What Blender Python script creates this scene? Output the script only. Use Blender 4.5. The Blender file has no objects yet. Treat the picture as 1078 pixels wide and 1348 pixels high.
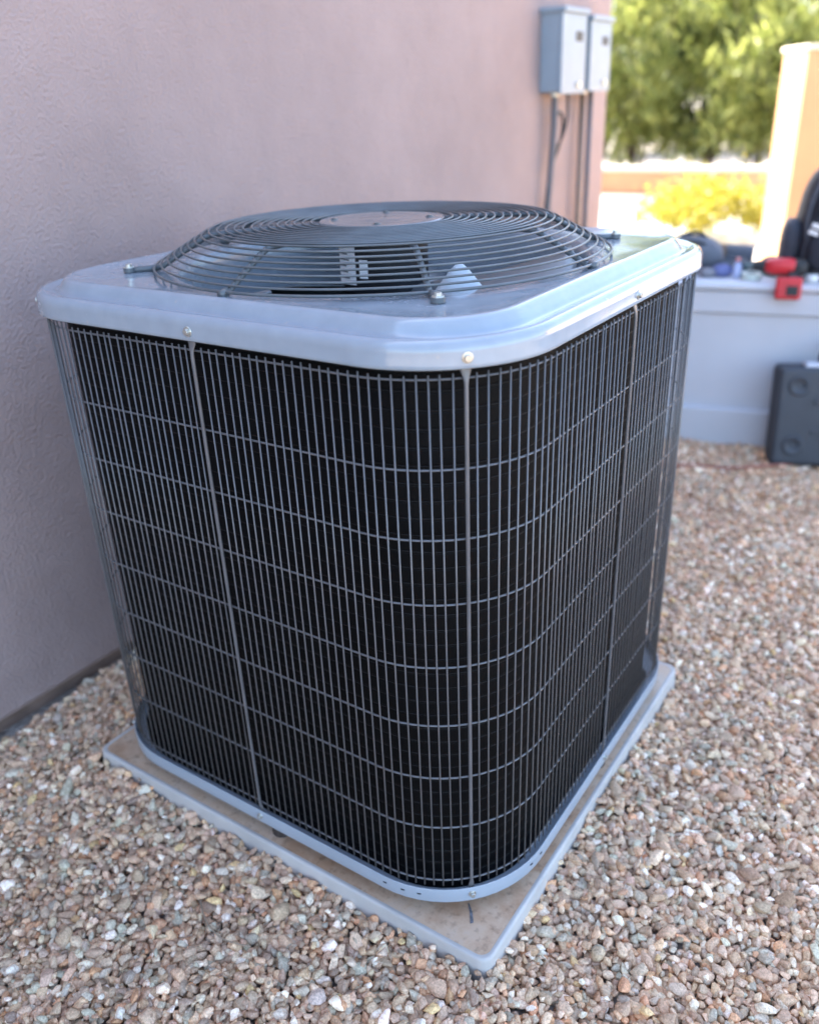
import bpy, bmesh, math, random
import numpy as np
from mathutils import Vector, Matrix
rad = math.radians
random.seed(7)
S = bpy.context.scene
C = S.collection

# ------------------------------------------------------------------ camera
cam_d = bpy.data.cameras.new('camera')
cam = bpy.data.objects.new('camera', cam_d); C.objects.link(cam)
Rv, Uv, Fv = Vector((.829, .558, -.039)), Vector((-.211, .377, .902)), Vector((-.518, .740, -.430))
Fv.normalize(); Rv = (Rv - Fv*Rv.dot(Fv)).normalized(); Uv = Rv.cross(Fv)
M = Matrix((Rv, Uv, -Fv)).transposed().to_4x4(); M.translation = Vector((.7706, -1.0624, 1.0434))
cam.matrix_world = M
cam_d.sensor_fit = 'HORIZONTAL'; cam_d.sensor_width = 36; cam_d.lens = 37.47
cam_d.clip_start = .02; cam_d.clip_end = 900
cam_d.dof.use_dof = True; cam_d.dof.focus_distance = 1.03; cam_d.dof.aperture_fstop = 3.3
S.camera = cam

# ------------------------------------------------------------------ sky and sun
SUN_EL, SUN_AZ = rad(42), rad(180-12)          # azimuth of the sun measured from +X towards +Y
sd = Vector((math.cos(SUN_EL)*math.cos(SUN_AZ), math.cos(SUN_EL)*math.sin(SUN_AZ), math.sin(SUN_EL)))
W = bpy.data.worlds.new('World'); S.world = W; W.use_nodes = True
wn = W.node_tree.nodes; wn.clear()
sky = wn.new('ShaderNodeTexSky'); sky.sky_type = 'NISHITA'; sky.sun_disc = False
sky.sun_elevation = SUN_EL; sky.sun_rotation = rad(90) - SUN_AZ
sky.air_density = .9; sky.dust_density = 2.6; sky.ozone_density = 1.0
bg = wn.new('ShaderNodeBackground'); bg.inputs[1].default_value = .15
wo = wn.new('ShaderNodeOutputWorld')
W.node_tree.links.new(sky.outputs[0], bg.inputs[0]); W.node_tree.links.new(bg.outputs[0], wo.inputs[0])
sl = bpy.data.lights.new('sun', 'SUN'); sl.energy = 3.6; sl.angle = rad(.53); sl.color = (1, .94, .84)
so = bpy.data.objects.new('sun', sl); C.objects.link(so)
so.rotation_euler = sd.to_track_quat('Z', 'Y').to_euler(); so.location = sd*30
S.view_settings.view_transform = 'Standard'; S.view_settings.look = 'None'
S.view_settings.exposure = 2.8; S.view_settings.gamma = 1
S.render.engine = 'CYCLES'
S.cycles.max_bounces = 8; S.cycles.diffuse_bounces = 5; S.cycles.glossy_bounces = 4

# ------------------------------------------------------------------ materials
def mat(name, col, rough=.6, metal=0, spec=.5, coat=0, vary=.0, vscale=8, bump=0, bscale=60, bdist=.002, col2=None,
        rvary=0, detail=6, sub=0):
    m = bpy.data.materials.new(name); m.use_nodes = True
    nt = m.node_tree; b = nt.nodes['Principled BSDF']; L = nt.links.new
    b.inputs['Base Color'].default_value = (*col, 1); b.inputs['Roughness'].default_value = rough
    b.inputs['Metallic'].default_value = metal; b.inputs['Specular IOR Level'].default_value = spec
    b.inputs['Coat Weight'].default_value = coat; b.inputs['Coat Roughness'].default_value = .08
    tc = nt.nodes.new('ShaderNodeTexCoord')
    if vary or col2:
        n = nt.nodes.new('ShaderNodeTexNoise'); n.inputs['Scale'].default_value = vscale; n.inputs['Detail'].default_value = detail
        L(tc.outputs['Object'], n.inputs['Vector'])
        r = nt.nodes.new('ShaderNodeValToRGB'); r.color_ramp.elements[0].position = .33; r.color_ramp.elements[1].position = .67
        c2 = col2 or tuple(c*(1+vary) for c in col); c1 = col if col2 else tuple(c*(1-vary) for c in col)
        r.color_ramp.elements[0].color = (*c1, 1); r.color_ramp.elements[1].color = (*c2, 1)
        L(n.outputs[0], r.inputs[0]); L(r.outputs[0], b.inputs['Base Color'])
        if rvary:
            mr = nt.nodes.new('ShaderNodeMapRange'); mr.inputs[3].default_value = rough-rvary; mr.inputs[4].default_value = rough+rvary
            L(n.outputs[0], mr.inputs[0]); L(mr.outputs[0], b.inputs['Roughness'])
    if bump:
        n2 = nt.nodes.new('ShaderNodeTexNoise'); n2.inputs['Scale'].default_value = bscale; n2.inputs['Detail'].default_value = 4
        L(tc.outputs['Object'], n2.inputs['Vector'])
        bp = nt.nodes.new('ShaderNodeBump'); bp.inputs['Strength'].default_value = bump; bp.inputs['Distance'].default_value = bdist
        L(n2.outputs[0], bp.inputs['Height']); L(bp.outputs[0], b.inputs['Normal'])
    return m

def stucco(name, c1, c2, scale=1.0):
    m = bpy.data.materials.new(name); m.use_nodes = True
    nt = m.node_tree; b = nt.nodes['Principled BSDF']; L = nt.links.new
    b.inputs['Roughness'].default_value = .72; b.inputs['Specular IOR Level'].default_value = .35
    tc = nt.nodes.new('ShaderNodeTexCoord')
    n = nt.nodes.new('ShaderNodeTexNoise'); n.inputs['Scale'].default_value = 2.3; n.inputs['Detail'].default_value = 9; n.inputs['Roughness'].default_value = .62
    L(tc.outputs['Object'], n.inputs['Vector'])
    r = nt.nodes.new('ShaderNodeValToRGB'); r.color_ramp.elements[0].position = .3; r.color_ramp.elements[1].position = .7
    r.color_ramp.elements[0].color = (*c1, 1); r.color_ramp.elements[1].color = (*c2, 1)
    L(n.outputs[0], r.inputs[0]); L(r.outputs[0], b.inputs['Base Color'])
    v = nt.nodes.new('ShaderNodeTexNoise'); v.inputs['Scale'].default_value = 165*scale; v.inputs['Detail'].default_value = 3; v.inputs['Roughness'].default_value = .55
    v2 = nt.nodes.new('ShaderNodeTexNoise'); v2.inputs['Scale'].default_value = 14*scale; v2.inputs['Detail'].default_value = 4
    L(tc.outputs['Object'], v.inputs['Vector']); L(tc.outputs['Object'], v2.inputs['Vector'])
    mx = nt.nodes.new('ShaderNodeMath'); mx.operation = 'MULTIPLY_ADD'; mx.inputs[1].default_value = 1.1
    L(v2.outputs[0], mx.inputs[0]); L(v.outputs[0], mx.inputs[2])
    bp = nt.nodes.new('ShaderNodeBump'); bp.inputs['Strength'].default_value = 1; bp.inputs['Distance'].default_value = .0048
    L(mx.outputs[0], bp.inputs['Height']); L(bp.outputs[0], b.inputs['Normal'])
    return m

M_stucco = stucco('stucco_mauve', (.30, .225, .208), (.38, .288, .266))
M_found = mat('foundation', (.27, .18, .135), .9, vary=.3, vscale=12, bump=.5, bscale=90)
M_cap = mat('painted_grey_steel', (.285, .322, .36), .16, spec=.6, coat=.35, vary=.05, vscale=38, bump=.05, bscale=420, bdist=.0006, rvary=.04)
def wavy(m, sc, dist):
    nt = m.node_tree; b = nt.nodes['Principled BSDF']; L = nt.links.new
    tc = nt.nodes.new('ShaderNodeTexCoord'); n = nt.nodes.new('ShaderNodeTexNoise'); n.inputs['Scale'].default_value = sc; n.inputs['Detail'].default_value = 2
    L(tc.outputs['Object'], n.inputs[0]); bp = nt.nodes.new('ShaderNodeBump'); bp.inputs['Distance'].default_value = dist
    if b.inputs['Normal'].links: L(b.inputs['Normal'].links[0].from_socket, bp.inputs['Normal'])
    L(n.outputs[0], bp.inputs['Height']); L(bp.outputs[0], b.inputs['Normal'])
wavy(M_cap, 9, .0022)
def dusty(m):
    nt = m.node_tree; b = nt.nodes['Principled BSDF']; L = nt.links.new
    tc = nt.nodes.new('ShaderNodeTexCoord'); n = nt.nodes.new('ShaderNodeTexNoise'); n.inputs['Scale'].default_value = 5; n.inputs['Detail'].default_value = 10; n.inputs['Roughness'].default_value = .75
    L(tc.outputs['Object'], n.inputs[0]); mr = nt.nodes.new('ShaderNodeMapRange'); mr.inputs[1].default_value = .42; mr.inputs[2].default_value = .66; mr.inputs[3].default_value = .10; mr.inputs[4].default_value = .34
    L(n.outputs[0], mr.inputs[0]); L(mr.outputs[0], b.inputs['Roughness'])
    v = nt.nodes.new('ShaderNodeTexVoronoi'); v.inputs['Scale'].default_value = 55; v.inputs['Randomness'].default_value = 1
    L(tc.outputs['Object'], v.inputs[0])
    cr = nt.nodes.new('ShaderNodeMapRange'); cr.inputs[1].default_value = .10; cr.inputs[2].default_value = .16; cr.inputs[3].default_value = .30; cr.inputs[4].default_value = 0
    L(v.outputs['Distance'], cr.inputs[0])
    g = nt.nodes.new('ShaderNodeMath'); g.operation = 'MULTIPLY'; sp = nt.nodes.new('ShaderNodeSeparateColor'); L(v.outputs['Color'], sp.inputs[0])
    th = nt.nodes.new('ShaderNodeMath'); th.operation = 'GREATER_THAN'; th.inputs[1].default_value = .72; L(sp.outputs[0], th.inputs[0])
    L(cr.outputs[0], g.inputs[0]); L(th.outputs[0], g.inputs[1])
    mx = nt.nodes.new('ShaderNodeMix'); mx.data_type = 'RGBA'; L(g.outputs[0], mx.inputs[0])
    src = b.inputs['Base Color'].links[0].from_socket; L(src, mx.inputs[6]); mx.inputs[7].default_value = (.40, .36, .31, 1); L(mx.outputs[2], b.inputs['Base Color'])
dusty(M_cap)
M_base = mat('painted_base_steel', (.33, .37, .41), .32, spec=.5, coat=.1, vary=.05, vscale=9, bump=.05, bscale=300, bdist=.0005)
M_wire = mat('coated_wire', (.125, .122, .124), .30, spec=.6, vary=.12, vscale=30)
M_gwire = mat('fan_guard_wire', (.105, .115, .12), .33, spec=.5, vary=.15, vscale=30)
M_coil = mat('coil_fins', (.0018, .0018, .0022), .6, spec=.12, vary=.3, vscale=14, bump=.25, bscale=420, bdist=.0008)
M_tube = mat('coil_tube', (.0018, .0017, .0019), .5, spec=.25, vary=.4, vscale=9)
M_zinc = mat('zinc_screw', (.55, .54, .48), .3, metal=.8, vary=.15, vscale=200)
M_black = mat('black_paint', (.014, .015, .018), .45, vary=.3, vscale=20)
M_blade = mat('fan_blade_grey', (.17, .18, .19), .35, metal=.35, vary=.12, vscale=6, rvary=.06)
M_white = mat('white_label', (.85, .85, .84), .5, vary=.04, vscale=60)
M_print = mat('label_print', (.08, .08, .09), .6)
M_rubber = mat('rubber_foot', (.05, .035, .028), .8, vary=.3)

def pad_material():
    m = mat('pad_concrete', (.40, .39, .385), .7, bump=.25, bscale=130, bdist=.0012)
    nt = m.node_tree; b = nt.nodes['Principled BSDF']; L = nt.links.new
    tc = nt.nodes.new('ShaderNodeTexCoord')
    n = nt.nodes.new('ShaderNodeTexNoise'); n.inputs['Scale'].default_value = 7; n.inputs['Detail'].default_value = 9; n.inputs['Roughness'].default_value = .7
    L(tc.outputs['Object'], n.inputs[0])
    r = nt.nodes.new('ShaderNodeValToRGB')
    e = r.color_ramp.elements; e[0].position = .34; e[0].color = (.56, .45, .35, 1); e[1].position = .64; e[1].color = (.42, .25, .145, 1)
    x = e.new(.50); x.color = (.55, .385, .26, 1)
    L(n.outputs[0], r.inputs[0])
    n2 = nt.nodes.new('ShaderNodeTexNoise'); n2.inputs['Scale'].default_value = 95; n2.inputs['Detail'].default_value = 3
    L(tc.outputs['Object'], n2.inputs[0])
    r2 = nt.nodes.new('ShaderNodeValToRGB'); r2.color_ramp.elements[0].position = .25; r2.color_ramp.elements[0].color = (.6, .58, .56, 1)
    r2.color_ramp.elements[1].position = .45; r2.color_ramp.elements[1].color = (1, 1, 1, 1)
    L(n2.outputs[0], r2.inputs[0])
    mx = nt.nodes.new('ShaderNodeMix'); mx.data_type = 'RGBA'; mx.blend_type = 'MULTIPLY'; mx.inputs[0].default_value = 1
    L(r.outputs[0], mx.inputs[6]); L(r2.outputs[0], mx.inputs[7])
    L(mx.outputs[2], b.inputs['Base Color'])
    return m
M_padtop = pad_material()
M_padrim = mat('pad_rim', (.50, .47, .43), .6, vary=.10, vscale=14, bump=.15, bscale=160, bdist=.001)

# ------------------------------------------------------------------ helpers
def setp(o, label=None, cat=None, group=None, kind=None):
    if label: o['label'] = label
    if cat: o['category'] = cat
    if group: o['group'] = group
    if kind: o['kind'] = kind
    return o
def link(o, parent=None):
    C.objects.link(o)
    if parent: o.parent = parent
    return o
def mesh(name, verts, faces, m, parent=None, smooth=False, loc=None):
    me = bpy.data.meshes.new(name); me.from_pydata([tuple(v) for v in verts], [], faces)
    if isinstance(m, (list, tuple)):
        for q in m: me.materials.append(q)
    else: me.materials.append(m)
    if smooth: me.shade_smooth()
    o = bpy.data.objects.new(name, me); link(o, parent)
    if loc: o.location = loc
    return o
def empty(name, label, cat, loc=(0, 0, 0), rz=0, group=None):
    o = bpy.data.objects.new(name, None); C.objects.link(o); o.location = loc; o.rotation_euler.z = rz
    o.empty_display_size = .05
    return setp(o, label, cat, group)
def bm_obj(name, bm, m, parent=None, smooth=False, loc=None, rot=None):
    me = bpy.data.meshes.new(name); bm.to_mesh(me); bm.free(); me.materials.append(m)
    if smooth: me.shade_smooth()
    o = bpy.data.objects.new(name, me); link(o, parent)
    if loc is not None: o.location = loc
    if rot is not None: o.rotation_euler = rot
    return o
def box_bm(x0, x1, y0, y1, z0, z1, bev=0, seg=2, bm=None):
    bm = bm or bmesh.new()
    r = bmesh.ops.create_cube(bm, size=1)
    for v in r['verts']:
        v.co = Vector(((x0+x1)/2+v.co.x*(x1-x0), (y0+y1)/2+v.co.y*(y1-y0), (z0+z1)/2+v.co.z*(z1-z0)))
    if bev:
        es = list({e for v in r['verts'] for e in v.link_edges})
        bmesh.ops.bevel(bm, geom=es, offset=bev, segments=seg, affect='EDGES', profile=.5)
    return bm
def tube_pts(pts, r, n=8, closed=False):
    V, F = [], []; P = [Vector(p) for p in pts]; N = len(P)
    up = None
    for i, p in enumerate(P):
        if closed: t = (P[(i+1) % N]-P[i-1])
        else: t = P[min(i+1, N-1)]-P[max(i-1, 0)]
        t.normalize()
        if up is None:
            up = Vector((0, 0, 1)) if abs(t.z) < .9 else Vector((1, 0, 0))
        a = (up - t*up.dot(t)).normalized(); b = t.cross(a); up = a
        rr = r[i] if isinstance(r, (list, tuple)) else r
        for k in range(n):
            c = 2*math.pi*k/n; V.append(p + a*rr*math.cos(c) + b*rr*math.sin(c))
    for i in range(N if closed else N-1):
        for k in range(n):
            j = (i+1) % N
            F.append((i*n+k, i*n+(k+1) % n, j*n+(k+1) % n, j*n+k))
    if not closed:
        F.append(tuple(range(n-1, -1, -1))); F.append(tuple((N-1)*n+k for k in range(n)))
    return V, F
def tube(name, pts, r, m, parent=None, n=8, closed=False):
    V, F = tube_pts(pts, r, n, closed)
    return mesh(name, V, F, m, parent, smooth=True)
def merge(lst):
    V, F = [], []
    for v, f in lst:
        o = len(V); V += list(v); F += [tuple(i+o for i in q) for q in f]
    return V, F
def lathe(prof, n=48):
    V, F = [], []
    for r, z in prof:
        for k in range(n):
            a = 2*math.pi*k/n; V.append((r*math.cos(a), r*math.sin(a), z))
    for i in range(len(prof)-1):
        for k in range(n):
            F.append((i*n+k, i*n+(k+1) % n, (i+1)*n+(k+1) % n, (i+1)*n+k))
    return V, F
def catmull(P, k=8):
    P = [Vector(p) for p in P]; out = []
    for i in range(len(P)-1):
        p0, p1, p2, p3 = P[max(i-1, 0)], P[i], P[i+1], P[min(i+2, len(P)-1)]
        for j in range(k):
            t = j/k
            out.append(.5*((2*p1)+(p2-p0)*t+(2*p0-5*p1+4*p2-p3)*t*t+(3*p1-p0-3*p2+p3)*t**3))
    out.append(P[-1]); return out

# ------------------------------------------------------------------ the ground
def ground_mat():
    m = bpy.data.materials.new('pale_desert_ground'); m.use_nodes = True
    nt = m.node_tree; b = nt.nodes['Principled BSDF']; L = nt.links.new; b.inputs['Roughness'].default_value = .95
    tc = nt.nodes.new('ShaderNodeTexCoord')
    v = nt.nodes.new('ShaderNodeTexVoronoi'); v.inputs['Scale'].default_value = 70
    L(tc.outputs['Object'], v.inputs[0])
    r = nt.nodes.new('ShaderNodeValToRGB'); e = r.color_ramp.elements
    e[0].color = (.26, .215, .18, 1); e[1].color = (.42, .37, .32, 1)
    sp = nt.nodes.new('ShaderNodeSeparateColor'); L(v.outputs['Color'], sp.inputs[0]); L(sp.outputs[0], r.inputs[0])
    L(r.outputs[0], b.inputs['Base Color'])
    bp = nt.nodes.new('ShaderNodeBump'); bp.inputs['Strength'].default_value = .6; bp.inputs['Distance'].default_value = .01; bp.invert = True
    L(v.outputs['Distance'], bp.inputs['Height']); L(bp.outputs[0], b.inputs['Normal'])
    return m
setp(mesh('ground', [(-300, -300, -.02), (300, -300, -.02), (300, 300, -.02), (-300, 300, -.02)], [(0, 1, 2, 3)], ground_mat()), kind='structure')
M_path = mat('pale_concrete', (.50, .47, .42), .85, vary=.06, vscale=2, bump=.2, bscale=40)
pb = box_bm(-6.5, -.30, 3.6, 7.6, -.10, -.006, .006)
setp(bm_obj('path', pb, M_path), kind='structure')

# ------------------------------------------------------------------ gravel (one object: nobody could count it)
def gravel_object():
    rng = np.random.default_rng(3)
    PAD = (-.391, .402, -.405, .355)
    def layer(x0, x1, y0, y1, pitch, z, zj, smin, smax, keep=1.0):
        nx = int((x1-x0)/pitch); ny = int((y1-y0)/(pitch*.87))
        gx, gy = np.meshgrid(np.arange(nx), np.arange(ny))
        x = x0+(gx+.5*(gy % 2))*pitch; y = y0+gy*pitch*.87
        x = x.ravel()+rng.uniform(-.36, .36, x.size)*pitch; y = y.ravel()+rng.uniform(-.36, .36, y.size)*pitch
        k = rng.random(x.size) < keep
        x, y = x[k], y[k]
        s = smin*(smax/smin)**(rng.random(x.size)**1.7)
        zz = z+rng.normal(0, zj, x.size)
        return np.c_[x, y, zz, s]
    L = []
    # dense zone that the picture sees, with a margin
    L.append(layer(-.66, 1.25, -1.25, 2.1, .0122, -.0125, .0012, .0062, .0085))
    L.append(layer(-.66, 1.25, -1.25, 2.1, .0118, -.0055, .0020, .0050, .0088))
    L.append(layer(-.66, 1.25, -1.25, 2.1, .0140, -.0010, .0022, .0040, .0092, .62))
    L.append(layer(-.66, 1.25, -1.25, 2.1, .040, .0010, .002, .0085, .0135, .40))
    # wider zone round it
    L.append(layer(-.66, 3.2, -3.2, 3.6, .024, -.011, .002, .010, .0145))
    L.append(layer(-.66, 3.2, -3.2, 3.6, .021, -.004, .0025, .008, .013, .8))
    A = np.concatenate(L[:4]); B = np.concatenate(L[4:])
    inner = (B[:, 0] < 1.24) & (B[:, 1] > -1.24) & (B[:, 1] < 2.09)
    A = np.concatenate([A, B[~inner]])
    x, y, s = A[:, 0], A[:, 1], A[:, 3]
    mrg = s*.75+.0005
    inpad = (x > PAD[0]-mrg) & (x < PAD[1]+mrg) & (y > PAD[2]-mrg) & (y < PAD[3]+mrg)
    behind = (x < -.617+s*0) & (y > -50)
    lx = (x+.003)*.974+(y-1.652)*.227; ly = -(x+.003)*.227+(y-1.652)*.974
    inwall = (lx > -.14) & (lx < 3.5) & (ly > .0) & (ly < .42)
    A = A[~(inpad | behind | inwall)]
    x, y, s = A[:, 0], A[:, 1], A[:, 3]
    # gentle relief, a heap against the pad, a dip along the house
    h = .004*np.sin(x*7.1+1.3*np.sin(y*5.3))+.0035*np.sin(y*8.7+x*3.1)+.003*np.sin(x*19+y*13)
    dp = np.maximum(np.maximum(PAD[0]-x, x-PAD[1]), np.maximum(PAD[2]-y, y-PAD[3]))
    h += .009*np.exp(-np.clip(dp, 0, 1)/.035)
    h -= .022*np.exp(-np.clip(x+.62, 0, 9)/.05)*np.clip((-.22-y)/.15, 0, 1)
    A[:, 2] += h
    n = len(A)
    pal = np.array([(.36, .275, .215), (.40, .315, .25), (.33, .27, .225), (.44, .37, .30), (.38, .30, .245), (.48, .42, .35), (.30, .26, .23),
                    (.34, .33, .30), (.56, .54, .50), (.45, .34, .25), (.42, .27, .18), (.60, .60, .58), (.27, .215, .18), (.37, .38, .34), (.46, .37, .22)])
    w = np.array([14, 14, 9, 13, 12, 10, 5, 6, 7, 8, 6, 5, 4, 6, 1.0]); w /= w.sum()
    col = pal[rng.choice(len(pal), n, p=w)]*rng.uniform(.86, 1.42, (n, 1))*np.array([[1.44, 1.22, .98]])*(1+rng.normal(0, .022, (n, 3)))
    col = np.c_[col, np.ones(n)]
    rot = np.c_[rng.normal(0, .45, n), rng.normal(0, .45, n), rng.uniform(0, 6.28, n)]
    flip = rng.random(n) < .22; rot[flip, 0] += rng.uniform(-1.4, 1.4, flip.sum())
    scl = 1.03*A[:, 3:4]*np.c_[rng.uniform(.95, 1.5, n), rng.uniform(.75, 1.05, n), rng.uniform(.5, .85, n)]
    me = bpy.data.meshes.new('gravel'); me.vertices.add(n); me.vertices.foreach_set('co', A[:, :3].astype(np.float32).ravel())
    def attr(nm, t, dat, f):
        a = me.attributes.new(nm, t, 'POINT'); a.data.foreach_set(f, dat.ravel())
    attr('rot', 'FLOAT_VECTOR', rot.astype(np.float32), 'vector'); attr('scl', 'FLOAT_VECTOR', scl.astype(np.float32), 'vector')
    attr('var', 'INT', rng.integers(0, 14, n).astype(np.int32), 'value'); attr('col', 'FLOAT_COLOR', col.astype(np.float32), 'color')
    me.update()
    # pebble material: colour of each stone, mottled, with mineral veins
    m = bpy.data.materials.new('pebble'); m.use_nodes = True; nt = m.node_tree; b = nt.nodes['Principled BSDF']; K = nt.links.new
    b.inputs['Roughness'].default_value = .66; b.inputs['Specular IOR Level'].default_value = .4
    at = nt.nodes.new('ShaderNodeAttribute'); at.attribute_type = 'INSTANCER'; at.attribute_name = 'col'
    geo = nt.nodes.new('ShaderNodeNewGeometry')
    nz = nt.nodes.new('ShaderNodeTexNoise'); nz.inputs['Scale'].default_value = 330; nz.inputs['Detail'].default_value = 5; nz.inputs['Roughness'].default_value = .65
    K(geo.outputs['Position'], nz.inputs['Vector'])
    rp = nt.nodes.new('ShaderNodeValToRGB'); rp.color_ramp.elements[0].position = .3; rp.color_ramp.elements[0].color = (.60, .56, .53, 1)
    rp.color_ramp.elements[1].position = .7; rp.color_ramp.elements[1].color = (1.38, 1.38, 1.38, 1)
    K(nz.outputs[0], rp.inputs[0])
    mx = nt.nodes.new('ShaderNodeMix'); mx.data_type = 'RGBA'; mx.blend_type = 'MULTIPLY'; mx.inputs[0].default_value = 1
    K(at.outputs['Color'], mx.inputs[6]); K(rp.outputs[0], mx.inputs[7]); K(mx.outputs[2], b.inputs['Base Color'])
    bp = nt.nodes.new('ShaderNodeBump'); bp.inputs['Strength'].default_value = .8; bp.inputs['Distance'].default_value = .0016
    n3 = nt.nodes.new('ShaderNodeTexNoise'); n3.inputs['Scale'].default_value = 520; n3.inputs['Detail'].default_value = 4
    K(geo.outputs['Position'], n3.inputs['Vector']); K(n3.outputs[0], bp.inputs['Height']); K(bp.outputs[0], b.inputs['Normal'])
    me.materials.append(m)
    o = bpy.data.objects.new('gravel', me); C.objects.link(o)
    setp(o, 'crushed brown, pink and grey gravel covering the ground round the unit', 'gravel', kind='stuff')
    # geometry nodes: fourteen stone shapes (hulls of jittered spheres, edges worn), instanced on the points
    g = bpy.data.node_groups.new('gravel_stones', 'GeometryNodeTree')
    g.interface.new_socket('Geometry', in_out='INPUT', socket_type='NodeSocketGeometry')
    g.interface.new_socket('Geometry', in_out='OUTPUT', socket_type='NodeSocketGeometry')
    N = g.nodes.new; K = g.links.new
    gi, go = N('NodeGroupInput'), N('NodeGroupOutput')
    join = N('GeometryNodeGeometryToInstance')
    for i in range(14):
        ico = N('GeometryNodeMeshIcoSphere'); ico.inputs['Radius'].default_value = 1; ico.inputs['Subdivisions'].default_value = 1 if i % 3 else 2
        rv = N('FunctionNodeRandomValue'); rv.data_type = 'FLOAT_VECTOR'
        a = .48 if i % 3 else .36
        rv.inputs[0].default_value = (-a, -a, -a); rv.inputs[1].default_value = (a, a, a); rv.inputs['Seed'].default_value = 11+i*7
        sp = N('GeometryNodeSetPosition'); K(ico.outputs['Mesh'], sp.inputs['Geometry']); K(rv.outputs[0], sp.inputs['Offset'])
        ch = N('GeometryNodeConvexHull'); K(sp.outputs[0], ch.inputs[0])
        ss = N('GeometryNodeSubdivisionSurface'); ss.inputs['Level'].default_value = 2; ss.inputs['Edge Crease'].default_value = .80
        K(ch.outputs[0], ss.inputs['Mesh'])
        sh = N('GeometryNodeSetShadeSmooth'); K(ss.outputs[0], sh.inputs[0])
        sm = N('GeometryNodeSetMaterial'); sm.inputs['Material'].default_value = m; K(sh.outputs[0], sm.inputs[0])
        K(sm.outputs[0], join.inputs[0])
    iop = N('GeometryNodeInstanceOnPoints'); iop.inputs['Pick Instance'].default_value = True
    K(gi.outputs[0], iop.inputs['Points']); K(join.outputs[0], iop.inputs['Instance'])
    def named(nm, t):
        q = N('GeometryNodeInputNamedAttribute'); q.data_type = t; q.inputs[0].default_value = nm
        return q.outputs['Attribute']
    K(named('var', 'INT'), iop.inputs['Instance Index']); K(named('scl', 'FLOAT_VECTOR'), iop.inputs['Scale'])
    e2r = N('FunctionNodeEulerToRotation'); K(named('rot', 'FLOAT_VECTOR'), e2r.inputs[0]); K(e2r.outputs[0], iop.inputs['Rotation'])
    K(iop.outputs[0], go.inputs[0])
    md = o.modifiers.new('stones', 'NODES'); md.node_group = g
    return n
gravel_object()

# ------------------------------------------------------------------ the house (casts the shade everything stands in)
WX, WY = -.622, 2.362
house = empty('house', 'mauve stucco house wall with a squared corner beside the cooling unit', 'house', (WX, WY, 0))
def hb(name, x0, x1, y0, y1, z0, z1, m, bev=0):
    return bm_obj(name, box_bm(x0-WX, x1-WX, y0-WY, y1-WY, z0, z1, bev, 3), m, house)
hb('wall', -9.0, WX, -7.0, WY, .016, 3.05, M_stucco, .014)
hb('foundation', -8.97, WX-.026, -6.97, WY-.026, -.3, .018, M_found)
hb('parapet_cap', -9.03, WX+.03, -7.03, WY+.03, 3.05, 3.16, M_stucco, .012)

# ------------------------------------------------------------------ electrical boxes and lines on the wall
M_ebox = mat('grey_enamel', (.25, .31, .36), .38, spec=.5, vary=.05, vscale=12, rvary=.06)
def ebox(y0, y1, z0, z1, d, label):
    t = empty('electrical_box', label, 'electrical box', (WX, y0, z0), group='electrical boxes on the house wall')
    h = z1-z0; w = y1-y0
    bm_obj('enclosure', box_bm(0, d-.006, 0, w, 0, h, .004), M_ebox, t)
    cv = bm_obj('cover', box_bm(d-.006, d+.004, -.004, w+.004, -.006, h-.012, .003), M_ebox, t)
    bm_obj('hasp', box_bm(d+.004, d+.012, w*.62, w*.78, .012, .030, .002), M_zinc, cv)
    bm_obj('label_plate', box_bm(d+.004, d+.0052, w*.55, w*.85, h*.62, h*.74), M_black, cv)
    bm = box_bm(-.002, d+.014, -.008, w+.008, h-.012, h+.004, .004)
    bm_obj('rain_lid', bm, M_ebox, t)
    bm_obj('knockout', bmc(.017, .012, (d*.5, w*.2, -.012)), M_zinc, t); 
    return t
def bmc(r, h, loc, n=14, r2=None):
    bm = bmesh.new(); bmesh.ops.create_cone(bm, cap_ends=True, segments=n, radius1=r, radius2=r2 or r, depth=h)
    bmesh.ops.translate(bm, vec=(loc[0], loc[1], loc[2]+h/2), verts=bm.verts); return bm
ebox(1.775, 1.955, 1.066, 1.305, .076, 'grey metal disconnect box nearer the cooling unit, with conduit leaving its underside')
ebox(2.005, 2.175, 1.072, 1.292, .074, 'grey metal box mounted closest to the corner of the house wall')
M_cond = mat('grey_conduit', (.10, .10, .11), .5, vary=.2)
setp(tube('conduit', catmull([(WX+.04, 1.812, 1.07), (WX+.04, 1.812, .95), (WX+.034, 1.806, .80), (WX+.03, 1.79, .6), (WX+.035, 1.76, .3), (WX+.06, 1.70, -.03)]), .0115, M_cond, n=10),
     'flexible dark conduit hanging from the left electrical box down to the gravel', 'conduit')
setp(tube('cable', catmull([(WX+.045, 1.90, 1.07), (WX+.045, 1.905, 1.02), (WX+.05, 1.885, .965), (WX+.04, 1.845, .90), (WX+.035, 1.822, .93), (WX+.035, 1.835, .985), (WX+.035, 1.868, 1.005), (WX+.035, 1.892, .975), (WX+.035, 1.878, .915), (WX+.03, 1.835, .85), (WX+.03, 1.80, .78), (WX+.03, 1.78, .6), (WX+.04, 1.77, -.02)]), .0052, M_black, n=8),
     'thin black cable looping below the left electrical box on the wall', 'cable')
setp(tube('conduit', [(WX+.03, 2.06, 1.074), (WX+.03, 2.06, .6), (WX+.03, 2.06, -.03)], .0105, mat('bronze_conduit', (.20, .14, .10), .5, vary=.2), n=10),
     'straight brown conduit running down the wall between the two boxes', 'conduit', )
setp(tube('conduit', [(WX+.028, 2.135, 1.074), (WX+.028, 2.135, .6), (WX+.028, 2.135, -.03)], .0095, M_cond, n=10),
     'straight dark conduit under the box nearest the house corner', 'conduit')

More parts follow.
